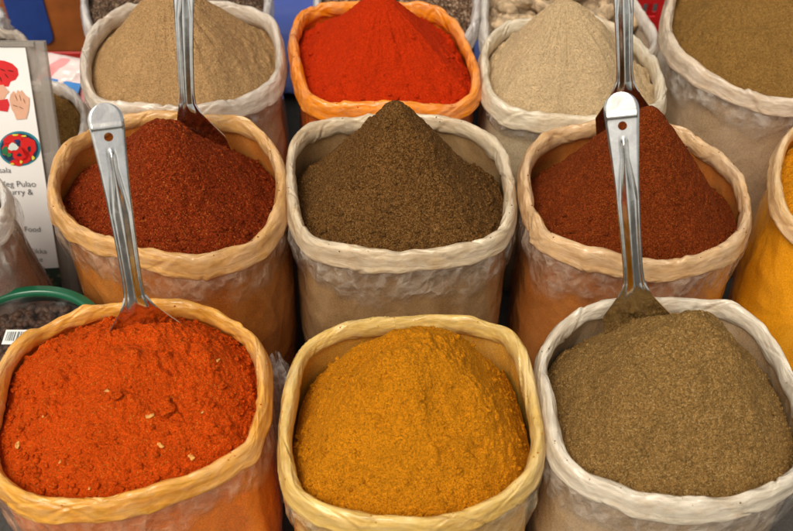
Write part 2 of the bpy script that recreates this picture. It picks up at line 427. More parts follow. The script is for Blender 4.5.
F1P = [(146,307),(191,308),(230,326),(254,348),(262,371),(262,405),(254,433),(243,451),(205,473),(163,489),(102,505),(44,506),(14,492),(-6,470),(-10,440),(-5,402),(3,375),(10,361),(22,347),(44,330),(85,314)]
F2P = [(396,324),(437,322),(478,325),(505,336),(518,355),(526,378),(532,402),(537,435),(534,460),(524,479),(498,499),(464,514),(423,523),(372,521),(328,511),(299,494),(289,470),(286,440),(288,415),(294,380),(303,355),(318,342),(345,332)]
F3P = [(659,305),(700,306),(727,311),(752,327),(771,346),(785,371),(798,405),(805,435),(803,460),(790,478),(761,494),(720,504),(676,504),(635,497),(601,484),(574,467),(557,443),(549,402),(543,370),(549,345),(568,324),(591,312),(625,306)]
M1P = [(123,122),(165,119),(210,121),(245,129),(268,146),(279,170),(281,195),(275,218),(257,243),(232,256),(191,264),(146,256),(112,245),(85,234),(62,214),(53,190),(57,167),(72,147),(96,131)]
M2P = [(345,124),(390,120),(437,123),(471,133),(495,148),(506,170),(509,195),(506,222),(493,241),(464,251),(413,257),(362,256),(318,244),(298,222),(292,190),(292,160),(299,142),(315,130)]
M3P = [(591,129),(635,125),(672,131),(702,145),(727,165),(742,188),(746,212),(740,233),(722,252),(686,266),(649,267),(608,260),(574,251),(550,240),(535,219),(528,195),(526,170),(533,150),(557,133)]
M4P = superell(884, 178, 107, 70, 2.4)
B1P = [(146,9),(182,6),(218,9),(250,14),(270,24),(278,45),(278,68),(270,86),(240,103),(204,109),(165,110),(136,108),(105,102),(90,88),(86,66),(92,42),(112,22)]
B2P = [(345,9),(396,6),(423,8),(447,18),(462,40),(472,65),(475,85),(470,98),(452,107),(423,110),(372,110),(327,107),(310,97),(301,78),(296,55),(294,36),(303,18),(320,11)]
B3P = [(505,28),(530,22),(570,19),(600,25),(622,36),(642,53),(656,78),(660,100),(646,112),(610,118),(570,118),(530,115),(504,108),(490,95),(485,70),(487,47)]
B4P = [(700,-45),(740,-55),(790,-55),(840,-45),(875,-20),(888,20),(880,60),(850,88),(810,101),(768,99),(734,90),(700,75),(678,57),(668,34),(670,10),(680,-20)]

SK = {}
def full(key, px, z, slabel, rimcol, inner, haze, hname, hlabel, hm, apex, dy, seed, sk=None, hp=None, cat='ground spice'):
    S = make_sack(px, z, slabel, rimcol, inner, haze, seed, **(sk or {}))
    make_heap(S, hname, hlabel, cat, hm, apex, dy, **(hp or {})); SK[key] = S

# front row
full('F1', F1P, RZ, 'amber polythene sack full of orange-red chilli powder, nearest on the left', (.93,.48,.07), (.84,.165,.008), (.88,.34,.07),
     'spice_heap', 'low orange-red heap of chilli powder with pale flakes and clumps in front left sack',
     powder('orange_red_chilli', (.72,.083,.003), 1.0, (.66,.24,.03), .025, .34), (150,338), .035, 1,
     dict(dirt=(.6,.15,.02), flap_col=(.90,.58,.36)), dict(p=1.9, q=1., lump=1.25, eb=-.022, crumbs=900, uneven=.26, dents=[(140,336,.034,.012,.006,.006)]))
full('F2', F2P, RZ, 'cream yellow polythene sack full of golden powder, front centre', (.86,.60,.17), (.72,.34,.022), (.84,.58,.20),
     'spice_heap', 'rounded golden yellow heap of curry powder in the cream yellow front sack',
     powder('golden_curry', (.74,.268,.006), .95, (.34,.11,.006), .06, .34), (418,336), .03, 2,
     dict(dirt=(.55,.25,.02), flap_col=(.86,.74,.50)), dict(p=1.85, q=1.12, lump=1.05, eb=-.07, crumbs=500, uneven=.17))
full('F3', F3P, RZ, 'white polythene sack full of olive brown powder, front right', (.80,.71,.56), (.36,.22,.10), (.66,.54,.40),
     'spice_heap', 'wide olive brown heap of ground cumin with a metal spatula at its back',
     powder('olive_cumin', (.305,.170,.050), 1.0, (.54,.36,.15), .07, .55), (692,314), .03, 3,
     dict(flap_col=(.82,.74,.64)), dict(p=1.7, q=1.08, lump=.9, eb=-.05, crumbs=400, uneven=.2, dents=[(640,324,.032,.012,.005,.005)]))
# middle row
full('M1', M1P, RZ, 'tan orange polythene sack full of dark red spice, behind the orange-red chilli', (.80,.46,.15), (.46,.13,.016), (.70,.33,.09),
     'spice_heap', 'rounded dark brick red heap of coarse ground chilli between two spatulas',
     powder('brick_red_chilli', (.24,.029,.003), 1.15, (.48,.13,.02), .06, .7), (162,122), .02, 4,
     dict(dirt=(.5,.2,.05), flap_col=(.82,.62,.44)), dict(p=1.25, q=1.35, lump=.9, eb=-.055, ef=-.02, tip=.10, crumbs=400, uneven=.12))
full('M2', M2P, RZ, 'off-white polythene sack full of dark brown spice, at the centre of the display', (.75,.61,.41), (.28,.155,.060), (.56,.39,.21),
     'spice_heap', 'steep pointed dark brown cone of ground spice at the centre',
     powder('dark_brown_garam', (.150,.067,.016), 1.15, (.30,.17,.06), .09, .75), (395,100), .01, 5,
     dict(dirt=(.62,.36,.08), flap_col=(.78,.72,.62)), dict(p=1.1, q=1.3, lump=.95, eb=-.06, tip=.04, crumbs=500, uneven=.09))
full('M3', M3P, RZ, 'peach polythene sack full of rust brown spice, behind the olive brown powder', (.78,.51,.25), (.40,.11,.016), (.62,.29,.09),
     'spice_heap', 'rust brown heap of fine ground spice with a spatula behind its peak',
     powder('rust_brown_masala', (.218,.036,.004), 1.0, (.38,.11,.015), .05, .6), (652,106), .015, 6,
     dict(dirt=(.5,.2,.05), flap_col=(.78,.62,.48)), dict(p=1.2, q=1.3, lump=.85, eb=-.06, tip=.08, crumbs=350, uneven=.10))
full('M4', M4P, RZ, 'polythene sack of bright yellow-orange powder cut by the right edge', (.82,.56,.26), (.93,.31,.006), (.95,.44,.03),
     'spice_heap', 'bright yellow-orange turmeric powder at the right edge',
     powder('bright_turmeric', (.82,.31,.008), 1., None, 0, .3), (880,120), .02, 7,
     dict(flap=0, bulge=.012, rh=.008, rv=.014), dict(p=1.6, q=1.1, eb=-.03, nr=90))
# back row
full('B1', B1P, RZ, 'white polythene sack full of sandy beige powder, back left', (.76,.66,.54), (.42,.27,.13), (.62,.52,.42),
     'spice_heap', 'tall sandy beige heap of powder with slide furrows, back left',
     powder('sandy_beige', (.58,.35,.155), 1., (.3,.16,.06), .05, .28), (166,-14), .01, 8,
     dict(flap=.04), dict(p=1.25, q=1.2, lump=.6, uneven=.10, eb=-.02, streak=.6, tip=.08, nr=130))
full('B2', B2P, RZ, 'bright orange polythene sack full of vivid red powder, back centre', (1.,.34,.012), (.62,.09,.006), (.85,.26,.03),
     'spice_heap', 'vivid red pointed heap of paprika in the orange sack',
     powder('vivid_red_paprika', (.68,.038,.002), .9, None, 0, .22), (381,-6), .01, 9,
     dict(flap=0, dirt=(.8,.12,.01)), dict(p=1.15, q=1.2, lump=.6, uneven=.10, eb=-.025, streak=.5, tip=.05, nr=130, edge_lump=1.6, crumbs=300))
full('B3', B3P, RZ, 'white polythene sack full of pale cream powder, in front of the ginger', (.80,.70,.52), (.50,.38,.22), (.66,.56,.42),
     'spice_heap', 'pale cream pointed heap of ground ginger with furrowed sides',
     powder('pale_cream_ginger', (.76,.55,.31), .95, (.45,.28,.12), .04, .22), (565,0), .01, 10,
     dict(flap=.03), dict(p=1.15, q=1.2, lump=.6, uneven=.10, eb=-.02, streak=.7, tip=.05, nr=130))
full('B4', B4P, RZ, 'large white polythene sack full of khaki brown powder, back right corner', (.76,.62,.46), (.40,.27,.15), (.60,.48,.36),
     'spice_heap', 'broad khaki brown heap of powder in the large back right sack',
     powder('khaki_brown', (.31,.165,.042), 1., (.2,.09,.02), .06, .4), (765,-28), .02, 11,
     dict(flap=.06, flap_hi=.5), dict(p=1.9, q=1.0, lump=.9, eb=-.03, nr=130))
# half-hidden sacks behind and to the left
full('C1', superell(176, -3, 91, 60), .30, 'white polythene sack of dark seeds half hidden behind the sandy beige powder', (.74,.70,.68), (.2,.15,.11), (.6,.56,.52),
     'spice_heap', 'dark brown seeds in the sack behind the sandy beige powder',
     powder('dark_seed', (.10,.062,.04), 2.6, (.3,.2,.13), .2, .8), (190,-38), .0, 12, dict(flap=0), dict(p=1.8, eb=-.02, nr=70, lump=2))
full('C2', superell(397, 2, 79, 60), .30, 'white polythene sack of dark pods half hidden behind the vivid red powder', (.72,.67,.64), (.2,.14,.1), (.6,.56,.52),
     'spice_heap', 'dark brown dried pods in the sack behind the vivid red powder',
     powder('dark_pod', (.13,.075,.045), 3.2, (.42,.30,.2), .18, .9), (420,-8), .0, 13, dict(flap=0), dict(p=1.8, eb=-.015, nr=70, lump=2.5))
S = make_sack([(505,-45),(560,-58),(602,-40),(621,-12),(635,8),(649,27),(654,45),(640,62),(571,70),(505,64),(488,45),(485,10),(490,-20)], .30, 'white polythene sack of ginger roots behind the pale cream powder', (.76,.71,.64), (.4,.3,.2), (.64,.58,.5), 14, flap=0); SK['C3'] = S
full('L1', superell(30, 122, 54, 36, 2.5), .30, 'small white polythene sack of tan powder behind the recipe sign', (.80,.75,.70), (.4,.25,.1), (.62,.55,.45),
     'spice_heap', 'tan powder in the small sack beside the recipe sign',
     powder('tan_powder', (.36,.19,.052), 1.2, (.2,.09,.02), .08, .4), (40,112), .0, 15, dict(flap=0, rh=.009, rv=.014), dict(p=2, eb=-.015, nr=90))
full('L2', superell(-52, 205, 57, 36, 2.4), .40, 'white polythene sack with purplish brown contents at the left edge', (.80,.76,.70), (.20,.12,.09), (.46,.36,.32),
     'spice_heap', 'dark purplish brown spice at the left edge in front of the sign',
     powder('purple_brown', (.10,.05,.035), 2., (.3,.2,.15), .1, .6), (-52,195), .0, 16, dict(flap=.05, flare=.035, rh=.008, rv=.014), dict(p=2, eb=-.02, ef=-.02, nr=70))
full('L3', superell(-14, 52, 42, 22, 2.2), .30, 'greyish polythene sack of dark grains peeping over the sign top', (.52,.44,.36), (.3,.22,.16), (.5,.43,.36),
     'spice_heap', 'dark grains in the greyish sack above the sign top',
     powder('dark_grain', (.05,.03,.022), 2.5, (.2,.13,.08), .1, .7), (-14,46), .0, 17, dict(flap=0, rh=.008, rv=.012), dict(p=2, nr=60))

# clumps and husk flakes lying in the orange-red chilli: part of that heap
H1 = SK['F1'].heap; hm1 = H1.data.materials[0]
flake = simple('pale_husk', (.66,.30,.06), .7, var=.3, scale=300)
for i, (x, y, r, m, nm) in enumerate([(166,406,.0105,hm1,'clump'), (119,396,.0055,hm1,'clump'), (35,470,.006,hm1,'clump'), (225,385,.005,hm1,'clump'),
        (152,414,.0042,flake,'husk_flake'), (161,443,.004,flake,'husk_flake'), (193,455,.004,flake,'husk_flake'), (15,444,.0045,flake,'husk_flake'),
        (43,413,.0025,flake,'husk_flake'), (60,459,.002,flake,'husk_flake'), (107,388,.0028,flake,'husk_flake'), (89,487,.002,flake,'husk_flake'), (205,411,.002,flake,'husk_flake'), (220,360,.003,flake,'husk_flake')]):
    V, Fq = blob(r, 100+i, (1, .8, .7) if nm == 'clump' else (1., .55, .35), .45)
    a = random.random()*6; Rm = np.array([[math.cos(a), -math.sin(a), 0], [math.sin(a), math.cos(a), 0], [0, 0, 1]])
    p = on_heap(SK['F1'], x, y)
    link(nm, mesh_np(nm, V@Rm.T, Fq), m, H1, Vector(p)-H1.location+Vector((0, 0, r*.3 if nm == 'clump' else 0)))

# ------------------------------------------------------------------ spatulas
def spatula(S, base, neck, top, lean, label, wt=.0180, wn=.0106, wb=.036, spin=0., blade_len=.085, blade_bend=R(34), skew=0., hole=True, behind=None):
    B = on_heap(S, *base) if behind is None else at_y(base[0], base[1], S.cen[1]+behind)
    tl = math.tan(lean)
    def onplane(px, py):
        d = ray(px, py); t = ((CAM[1]-B[1])-tl*(CAM[2]-B[2]))/(tl*d[2]-d[1]); return Vector(CAM+d*t)
    Nk, Tp = onplane(*neck), onplane(*top)
    ax = (Tp-Nk); L = ax.length; ax.normalize()
    toc = (Vector(CAM)-Nk).normalized(); toc = (toc-ax*toc.dot(ax)).normalized()
    toc = Matrix.Rotation(spin, 3, ax)@toc
    xx = ax.cross(toc)*1.; xx = -xx if xx.x < 0 else xx
    M = Matrix((xx, -toc, ax)).transposed().to_4x4(); M.translation = Nk      # local x = width, -y faces the camera, z up the handle
    root = bpy.data.objects.new('spatula', None); COL.objects.link(root); root.matrix_world = M
    tag(root, label, 'spatula', 'stainless steel spatulas stuck in the spices')
    # handle: stamped strip with a raised spine, flat rounded end and hanging hole
    nu, nl = 81, 420
    l = np.linspace(0, 1, nl); u = np.linspace(-1, 1, nu)
    Lg, U = np.meshgrid(l, u, indexing='ij')
    z = Lg*L
    w = wn+(wt-wn)*np.clip((Lg-.02)/.88, 0, 1)**2.0
    endz = L-wt; over = np.clip((z-endz)/wt, 0, 1)
    w = w*np.sqrt(np.clip(1-over**2.0, 0.0004, 1))
    flare = np.clip(1-Lg/.10, 0, 1)**2
    w = w*(1+.15*flare)
    X = U*w
    g = np.clip((L-.044-z)/.014, 0, 1)*1.0       # the spine starts below the flat end
    g = g*g*(3-2*g)
    taper = np.clip((L-.044-z)/.07, .35, 1)
    uu = np.abs(U)/taper
    groove = -.0034*g*np.exp(-(uu/.30)**2) + .0016*g*np.exp(-((uu-.62)/.2)**2)
    rimc = .0018*np.clip((np.abs(U)-.82)/.18, 0, 1)**1.5*(1-over*.6)
    step = -.0012*np.exp(-((z-(L-.024))/.003)**2)*(np.abs(U) < .9)
    Y = groove+rimc+step+.010*(Lg-.5)**2*0 + .0016*np.clip(over, 0, 1)
    Y = Y - .012*np.sin(np.pi*Lg)*.6
    V = np.stack([X, Y, z], -1).reshape(-1, 3)
    Fq = grid_faces(nl, nu, False)
    if hole:
        hz, hr = L-.0345, .0046
        cen = V[Fq].mean(1); keep = np.hypot(cen[:, 0], cen[:, 2]-hz) > hr
        bd = np.intersect1d(np.unique(Fq[~keep]), np.unique(Fq[keep]))
        dx, dz = V[bd, 0], V[bd, 2]-hz; rr = np.hypot(dx, dz)+1e-9
        V[bd, 0] = dx/rr*hr; V[bd, 2] = hz+dz/rr*hr
        Fq = Fq[keep]
    used = np.unique(Fq); idx = np.full(len(V), -1); idx[used] = np.arange(len(used))
    h = link('handle', mesh_np('handle', V[used], idx[Fq]), STEEL, root)
    m = h.modifiers.new('thick', 'SOLIDIFY'); m.thickness = .0013; m.offset = 1
    bpy.context.view_layer.update()
    nm_ = bpy.data.meshes.new_from_object(h.evaluated_get(bpy.context.evaluated_depsgraph_get())); h.modifiers.clear(); h.data = nm_; nm_.name = 'handle'
    nm_.set_sharp_from_angle(angle=R(40))
    # blade: flares from the neck, shallow dish with raised side edges
    nl2, nu2 = 60, 41
    l = np.linspace(0, 1, nl2); u = np.linspace(-1, 1, nu2); Lg, U = np.meshgrid(l, u, indexing='ij')
    w0 = wn*1.15
    ww = w0+(wb-w0)*np.clip(Lg/.62, 0, 1)**1.12
    dec = np.clip(1-Lg/.38, 0, 1)**2*(3-2*np.clip(1-Lg/.38, 0, 1))
    tp0 = np.clip((L-.04)/.06, .35, 1)
    ang_ = blade_bend*np.clip(Lg/.30, 0, 1)                     # the blade turns down towards the vertical
    dl = blade_len/(nl2-1)
    zc = -np.concatenate([[0], np.cumsum(np.cos(ang_[1:, 0])*dl)])[:, None]; yc = np.concatenate([[0], np.cumsum(np.sin(ang_[1:, 0])*dl)])[:, None]
    X = U*ww+skew*Lg*blade_len
    uu = np.abs(U)
    Yb = yc + dec*(-.0034*np.exp(-(uu/.30)**2)+.0016*np.exp(-((uu-.62)/.2)**2)+.0018*np.clip((uu-.82)/.18, 0, 1)**1.5) + .003*(1-U*U)*np.clip(Lg*1.5, 0, 1)
    Zb = zc+.0*U+.0004
    V = np.stack([X, Yb, Zb], -1).reshape(-1, 3)
    b = link('blade', mesh_np('blade', V, grid_faces(nl2, nu2, False)), STEEL, root)
    m = b.modifiers.new('thick', 'SOLIDIFY'); m.thickness = .0013; m.offset = -1
    bpy.context.view_layer.update()
    nb_ = bpy.data.meshes.new_from_object(b.evaluated_get(bpy.context.evaluated_depsgraph_get())); b.modifiers.clear(); b.data = nb_; nb_.name = 'blade'; nb_.set_sharp_from_angle(angle=R(40))
    return root
spatula(SK['F1'], (140,335), (135,297), (103,103), R(30), 'steel spatula with a rounded holed handle stuck in the orange-red chilli', skew=.08, wb=.040)
spatula(SK['F3'], (640,322), (634,284), (620,92), R(30), 'bright steel spatula with a round hole stuck in the olive brown powder', wb=.037)
spatula(SK['M1'], (198,142), (187,104), (183,-75), R(28), 'steel spatula behind the dark brick red heap, handle leaving the picture', wb=.034, spin=R(-14), skew=.22, wn=.0105, behind=.055)
spatula(SK['M3'], (622,124), (625,82), (622,-80), R(28), 'steel spatula behind the rust brown heap, handle leaving the picture', wb=.040, wn=.0105, blade_len=.095, behind=.065)

# ------------------------------------------------------------------ ginger roots
S3 = SK['C3']
gin = simple('ginger_skin', (.50,.36,.215), .8, var=.35, scale=90, bump=.6)
def ginger_mesh(seed):
    r2 = random.Random(seed); Vs, Fs, n = [], [], 0
    pos = np.zeros(3); ang = 0
    for k in range(3+seed % 2):
        rr = .013+.006*r2.random(); V, Fq = blob(rr, seed*9+k, (1.55, .85, .8), .30)
        a = ang+r2.uniform(-.9, .9); c, s_ = math.cos(a), math.sin(a)
        V = V@np.array([[c, s_, 0], [-s_, c, 0], [0, 0, 1]])+pos
        Vs.append(V); Fs.append(Fq+n); n += len(V)
        pos = pos+np.array([c*rr*1.7, s_*rr*1.7, r2.uniform(-.004, .006)])
    return mesh_np('ginger_root', np.concatenate(Vs)-pos/2, np.concatenate(Fs))
make_heap(S3, 'spice_heap', 'bed of small ginger pieces beneath the knobbly roots', 'dried ginger', gin, (571, 12), 0., p=2., q=1., ef=-.045, eb=-.045, lump=4., nr=80)
gms = [ginger_mesh(i) for i in range(5)]
for g in gms: g.materials.append(gin)
# filling below the top roots keeps them carried: two layers piled within the sack
inside = []
hx, hy = (S3.C[:, 0].max()-S3.C[:, 0].min())/2-.035, (S3.C[:, 1].max()-S3.C[:, 1].min())/2-.035
for lay, cnt, zz_, sh in ((0, 20, .265, 1.), (1, 16, .292, .92), (2, 9, .315, .6)):
    for k in range(cnt):
        for _ in range(40):
            a = random.random()*6.283; r = math.sqrt(random.random())*sh
            x, y = S3.cen[0]+math.cos(a)*r*hx, S3.cen[1]+math.sin(a)*r*hy
            if all((x-i[0])**2+(y-i[1])**2 > (.036)**2 or i[2] != lay for i in inside): break
        if lay and proj(np.array([x, y, zz_]))[0] > 600: continue
        inside.append((x, y, lay))
        o = bpy.data.objects.new('ginger_root', gms[k % 5]); COL.objects.link(o)
        o.location = (x, y, zz_+random.uniform(-.006, .006)); o.rotation_euler = (random.uniform(-.35, .35), random.uniform(-.35, .35), random.uniform(0, 6.28))
        tag(o, 'knobbly pale dried ginger root heaped in the sack behind the cream powder', 'ginger root', 'dried ginger roots in the back sack')

# ------------------------------------------------------------------ recipe sign in a clear stand, leaning back
SB, ST = Vector(at_z(62, 294, .10)), None
tb = at_y(24, 48, 1.25); ST = Vector(tb)
up = (ST-SB); up.x = 0; HS = up.length; up.normalize()
xr = Vector((1, 0, 0)); nr_ = Vector((0, up.z, -up.y))*-1        # facing the camera: -y and up
nr_ = Vector((0, -up.z, up.y))
M = Matrix((xr, -nr_, up)).transposed().to_4x4()
M.translation = Vector((SB.x, SB.y, SB.z))
# run the board down to the ground
foot = SB.z/up.z
M.translation = SB-up*foot
HT = HS+foot
sign = bpy.data.objects.new('recipe_sign', None); COL.objects.link(sign); sign.matrix_world = M
tag(sign, 'white recipe sign with red cap, hand and round chilli emblem in a clear stand', 'sign')
PW = .30
acr = NT('clear_acrylic'); 
acr_m = acr.done(acr.n('ShaderNodeMixShader', {0: .42, 1: acr.n('ShaderNodeBsdfTransparent', {'Color': (.95, .94, .92)}).outputs[0],
        2: acr.pbsdf(Base_Color=(.40, .36, .32), Roughness=.15)}).outputs[0])
def sign_px(px, py):
    """point of the sign face under a pixel of the photograph, in sign-local x, z"""
    d = Vector(ray(px, py)); o = Vector(CAM); t = (M.translation-o).dot(nr_)/d.dot(nr_); q = M.inverted()@(o+d*t); return q.x, q.z
paper = simple('sign_paper', (.80,.79,.77), .5, var=.03, scale=8)
MB().box((-PW/2, .004, HT/2), (PW, .003, HT)).build('paper', paper, sign)
MB().box((-PW/2+.014, .009, HT/2+.004), (PW+.030, .003, HT+.010)).box((.0222, .0035, HT/2+.004), (.013, .008, HT+.010)).box((-PW/2+.007, .0035, HT+.0052), (PW+.014, .008, .007)).build('stand', acr_m, sign, bevel=.001)
def flat(name, pts, col, lift, rough=.45):
    b = MB(); V = [(x, -lift, z) for x, z in pts]; b.poly(V)
    return b.build(name, simple('ink_'+name, col, rough, var=.06, scale=60), sign)
def ell(px, py, rx, ry, n=40, wob=0., seed=0, rot=0):
    out = []
    for k in range(n):
        a = 2*math.pi*k/n; w = 1+wob*math.sin(3*a+seed)+wob*.6*math.sin(7*a+seed*2)
        x, y = rx*w*math.cos(a), ry*w*math.sin(a)
        out.append(sign_px(px+x*math.cos(rot)-y*math.sin(rot), py+x*math.sin(rot)+y*math.cos(rot)))
    return out
flat('cap_print', [sign_px(*p) for p in [(-12,62),(-4,60),(4,61),(12,64),(17,69),(18,75),(15,80),(10,82),(8,87),(-2,86),(-14,84),(-18,72)]], (.62,.012,.012), -.0020)
for (x, y, a) in [(2,70,.4), (6,76,.9), (10,71,.2), (0,79,1.2)]:
    flat('cap_fold', ell(x, y, 3.2, .6, 12, rot=a), (.16,.004,.006), -.0014)
flat('cheek_print', [sign_px(*p) for p in [(-10,86),(3,85),(6,89),(9,92),(6,95),(4,99),(0,103),(-10,103)]], (.66,.36,.24), -.0018)
flat('scarf_print', [sign_px(*p) for p in [(-12,101),(2,100),(7,99),(9,105),(7,112),(0,111),(-12,110)]], (.60,.015,.02), -.0014)
flat('hand_print', [sign_px(*p) for p in [(9,100),(10,95),(13,91),(16,94),(17,90),(20,92),(21,90),(24,94),(26,96),(29,98),(29,105),(28,112),(26,119),(16,120),(14,114),(11,109)]], (.68,.38,.25), -.0014)
for (x, y, a, l_) in [(16,98,1.2,3.5), (20,98,1.3,3.5), (24,101,1.2,3), (15,106,.3,3), (21,108,.5,2.6)]:
    flat('hand_line', ell(x, y, l_, .4, 10, rot=a), (.22,.09,.05), -.0010)
flat('emblem_ring', ell(19, 149, 21, 17.5), (.02,.20,.26), -.0020)
flat('emblem_field', ell(19, 149, 18.8, 15.4), (.012,.03,.07), -.0014)
for (x, y, rx, ry, rot, sd) in [(13,139,11,4.5,-.25,1), (28,147,7.5,10,-.3,2), (20,154,9,7,.5,3), (8,149,5.5,7.5,.9,5), (26,160,6,3,-.6,4), (16,163,6,3,.2,6)]:
    flat('chilli_print', ell(x, y, rx, ry, 30, .08, sd, rot), (.60,.012,.010), -.0009)
for (x, y, rx, ry, c) in [(13,147,5,3.8,(.62,.68,.62)), (5,151,3,4.5,(.02,.16,.06)), (9,155,2.5,2,(.03,.2,.05)), (15,135,3,.9,(.7,.6,.05)), (24,136,2.5,.9,(.7,.6,.05)), (33,158,1.6,2,(.7,.6,.05)), (12,164,2.2,.9,(.7,.6,.05)), (21,162,1.3,1.6,(.7,.6,.05)), (19,155,2.2,1.6,(.01,.02,.04)), (29,149,1.6,3,(.01,.02,.04)), (17,141,3,1.6,(.015,.03,.12))]:
    flat('emblem_spot', ell(x, y, rx, ry, 20, .12, x), c, -.0004)
ink = simple('black_ink', (.07,.07,.072), .5)
def words(txt, px_r, py, size):
    x, z = sign_px(px_r, py); cu = bpy.data.curves.new('lettering', 'FONT'); cu.body = txt; cu.size = size; cu.align_x = 'RIGHT'; cu.offset = -.0001
    o = bpy.data.objects.new('tmp', cu); COL.objects.link(o); bpy.context.view_layer.update()
    me = bpy.data.meshes.new_from_object(o.evaluated_get(bpy.context.evaluated_depsgraph_get())); bpy.data.objects.remove(o)
    me.materials.clear(); t = link('lettering', me, ink, sign, (x, .0012, z)); t.rotation_euler = (math.pi/2, 0, 0)
for txt, px, py, sz in [('Masala', 11, 173, .0125), ('Veg Pulao', 36, 187, .0135), ('Veg Curry &', 33, 195, .0135), ('Raw Food', 41, 232, .0125), ('Paneer Tikka', 47, 254, .0125), ('Pulav rice', 43, 262, .0125), ('Curd dip', 45, 270, .0125)]:
    words(txt, px, py, sz)
flat('photo_print', [sign_px(*p) for p in [(20,270),(59,268),(63,295),(20,298)]], (.03,.05,.035), -.0014)
for k in range(7): flat('photo_spot', ell(36+3.8*k, 276+4*(k % 3), 2.4, 1.6, 14, .2, k), [(.12,.14,.08), (.2,.12,.05), (.06,.1,.05)][k % 3], -.0008)

# ------------------------------------------------------------------ tub with green lid and coffee-dark beans
tc = at_z(26, 338, .30); tr = abs(at_z(106, 338, .30)[0]-tc[0])
tub = empty('bean_tub', (tc[0], tc[1], 0)); tag(tub, 'clear tub of dark beans with a green lid ring behind the chilli sack', 'tub')
def lathe(prof, n=96):
    V = []; a = np.linspace(0, 2*np.pi, n, endpoint=False)
    for r, z in prof: V.append(np.stack([r*np.cos(a), r*np.sin(a)*.88, np.full(n, z)], 1))
    V = np.stack(V, 1).reshape(-1, 3); return V, grid_faces(n, len(prof))
V, Fq = lathe([(tr*.84, .296), (tr*.85, .302), (tr*.89, .304), (tr*.92, .301), (tr*.97, .303), (tr*.995, .299), (tr, .290), (tr*.995, .276), (tr*.95, .274), (tr*.94, .288), (tr*.85, .29), (tr*.84, .296)])
link('lid_ring', mesh_np('lid_ring', V, Fq), simple('green_plastic', (.006,.10,.045), .3, var=.1, scale=30, Coat_Weight=.3), tub)
clear = NT('clear_plastic'); clear_m = clear.done(clear.n('ShaderNodeMixShader', {0: clear.math('ADD', clear.math('MULTIPLY', clear.ramp(clear.noise(clear.obj(), 18, 3, .6, 1.), [(.5, 0.), (.7, 1.)]), .08), .015),
        1: clear.n('ShaderNodeBsdfTransparent', {'Color': (.95, .96, .95)}).outputs[0], 2: clear.pbsdf(Base_Color=(.6,.62,.6), Roughness=.08, Coat_Weight=.8)}).outputs[0])
V, Fq = lathe([(.001, .297), (tr*.3, .2975), (tr*.6, .298), (tr*.845, .2965)]); link('lid_window', mesh_np('lid_window', V, Fq), clear_m, tub)
V, Fq = lathe([(tr*.92, .276), (tr*.91, .2), (tr*.88, .05), (tr*.86, .002), (.002, .001)]); link('tub_wall', mesh_np('tub_wall', V, Fq), clear_m, tub)
bean_m = simple('dark_bean_skin', (.060,.024,.012), .55, var=.4, scale=80, Specular_IOR_Level=.2)
bv, bf = blob(.0062, 3, (1.25, .8, .7), .08, 12, 8); Vs, Fs, n = [], [], 0
for lay in range(2):
    for k in range(420):
        a, r = random.random()*6.283, math.sqrt(random.random())*tr*.86
        b = random.random()*6.283; c, s_ = math.cos(b), math.sin(b)
        Vs.append(bv@np.array([[c, s_, 0], [-s_, c, 0], [0, 0, 1]])+np.array([r*math.cos(a), r*.88*math.sin(a), .262+lay*.009+random.uniform(-.002, .002)])); Fs.append(bf+n); n += len(bv)
beans = link('beans', mesh_np('beans', np.concatenate(Vs), np.concatenate(Fs)), bean_m, None, (tc[0], tc[1], 0)); tag(beans, 'glossy dark brown beans filling the green lidded tub', 'beans', kind='stuff')
V, Fq = lathe([(.002, .26), (tr*.85, .26), (tr*.84, .01)]); link('bean_fill', mesh_np('bean_fill', V, Fq), bean_m, beans)
# price label with bars on the lid window
lb = at_z(17, 337, .2995)-np.array([tc[0], tc[1], 0])
lab = MB().box((lb[0], lb[1], .2993), (.034, .024, .0006)).build('price_label', simple('label_paper', (.72,.74,.72), .5, var=.03), tub)
b = MB(); x = -.0135
while x < .0135:
    w_ = random.choice([.0007, .0012, .0018]); b.box((lb[0]+x, lb[1]+.001, .29975), (w_, .015, .0003)); x += w_+random.choice([.0009, .0014])
b.build('bars', simple('grey_bars', (.16,.17,.16), .6), lab)

# ------------------------------------------------------------------ loose clear bags
def crumple(name, label, p0, p1, r0, r1, seed, mat):
    n, m = 90, 60; A, K = np.meshgrid(2*np.pi*np.arange(n)/n, np.linspace(0, 1, m), indexing='ij')
    p0, p1 = np.array(p0), np.array(p1); c = p0+(p1-p0)*K[..., None]
    rad = r0+(r1-r0)*K; 
    Q = np.stack([np.cos(A)*1.2, np.sin(A)*1.2, K*3], -1)
    rad = rad*(1+.45*noise(Q, .6, seed)+.3*ridge(Q, .3, seed+1)+.15*ridge(Q, .15, seed+2)); rad = rad*np.clip((1-K)*8+.25, 0, 1)
    V = c+np.stack([np.cos(A)*rad, np.sin(A)*rad, .012*noise(Q, .3, seed+4)], -1)
    o = link(name, mesh_np(name, V.reshape(-1, 3)-p0, grid_faces(n, m)), mat, None, p0); tag(o, label, 'plastic bag'); return o
loose = film_clear('loose_film', (.85,.85,.84), .15, .7, 2.)
pt = at_y(277, 358, .80); pt2 = at_y(270, 366, .80)
crumple('plastic_bag', 'scrap of crumpled clear bag standing between the chilli and yellow sacks', (pt2[0]-.002, .80, 0), (pt[0], pt[1], pt[2]), .018, .014, 31, loose)
q = at_y(-16, 8, 1.66); crumple('plastic_bag', 'crumpled whitish bag in the top left corner behind the sign', (q[0]-.03, 1.66, 0), (q[0]-.02, 1.66, q[2]+.02), .05, .035, 41, film_clear('white_film', (.80,.79,.80), .4, .9))

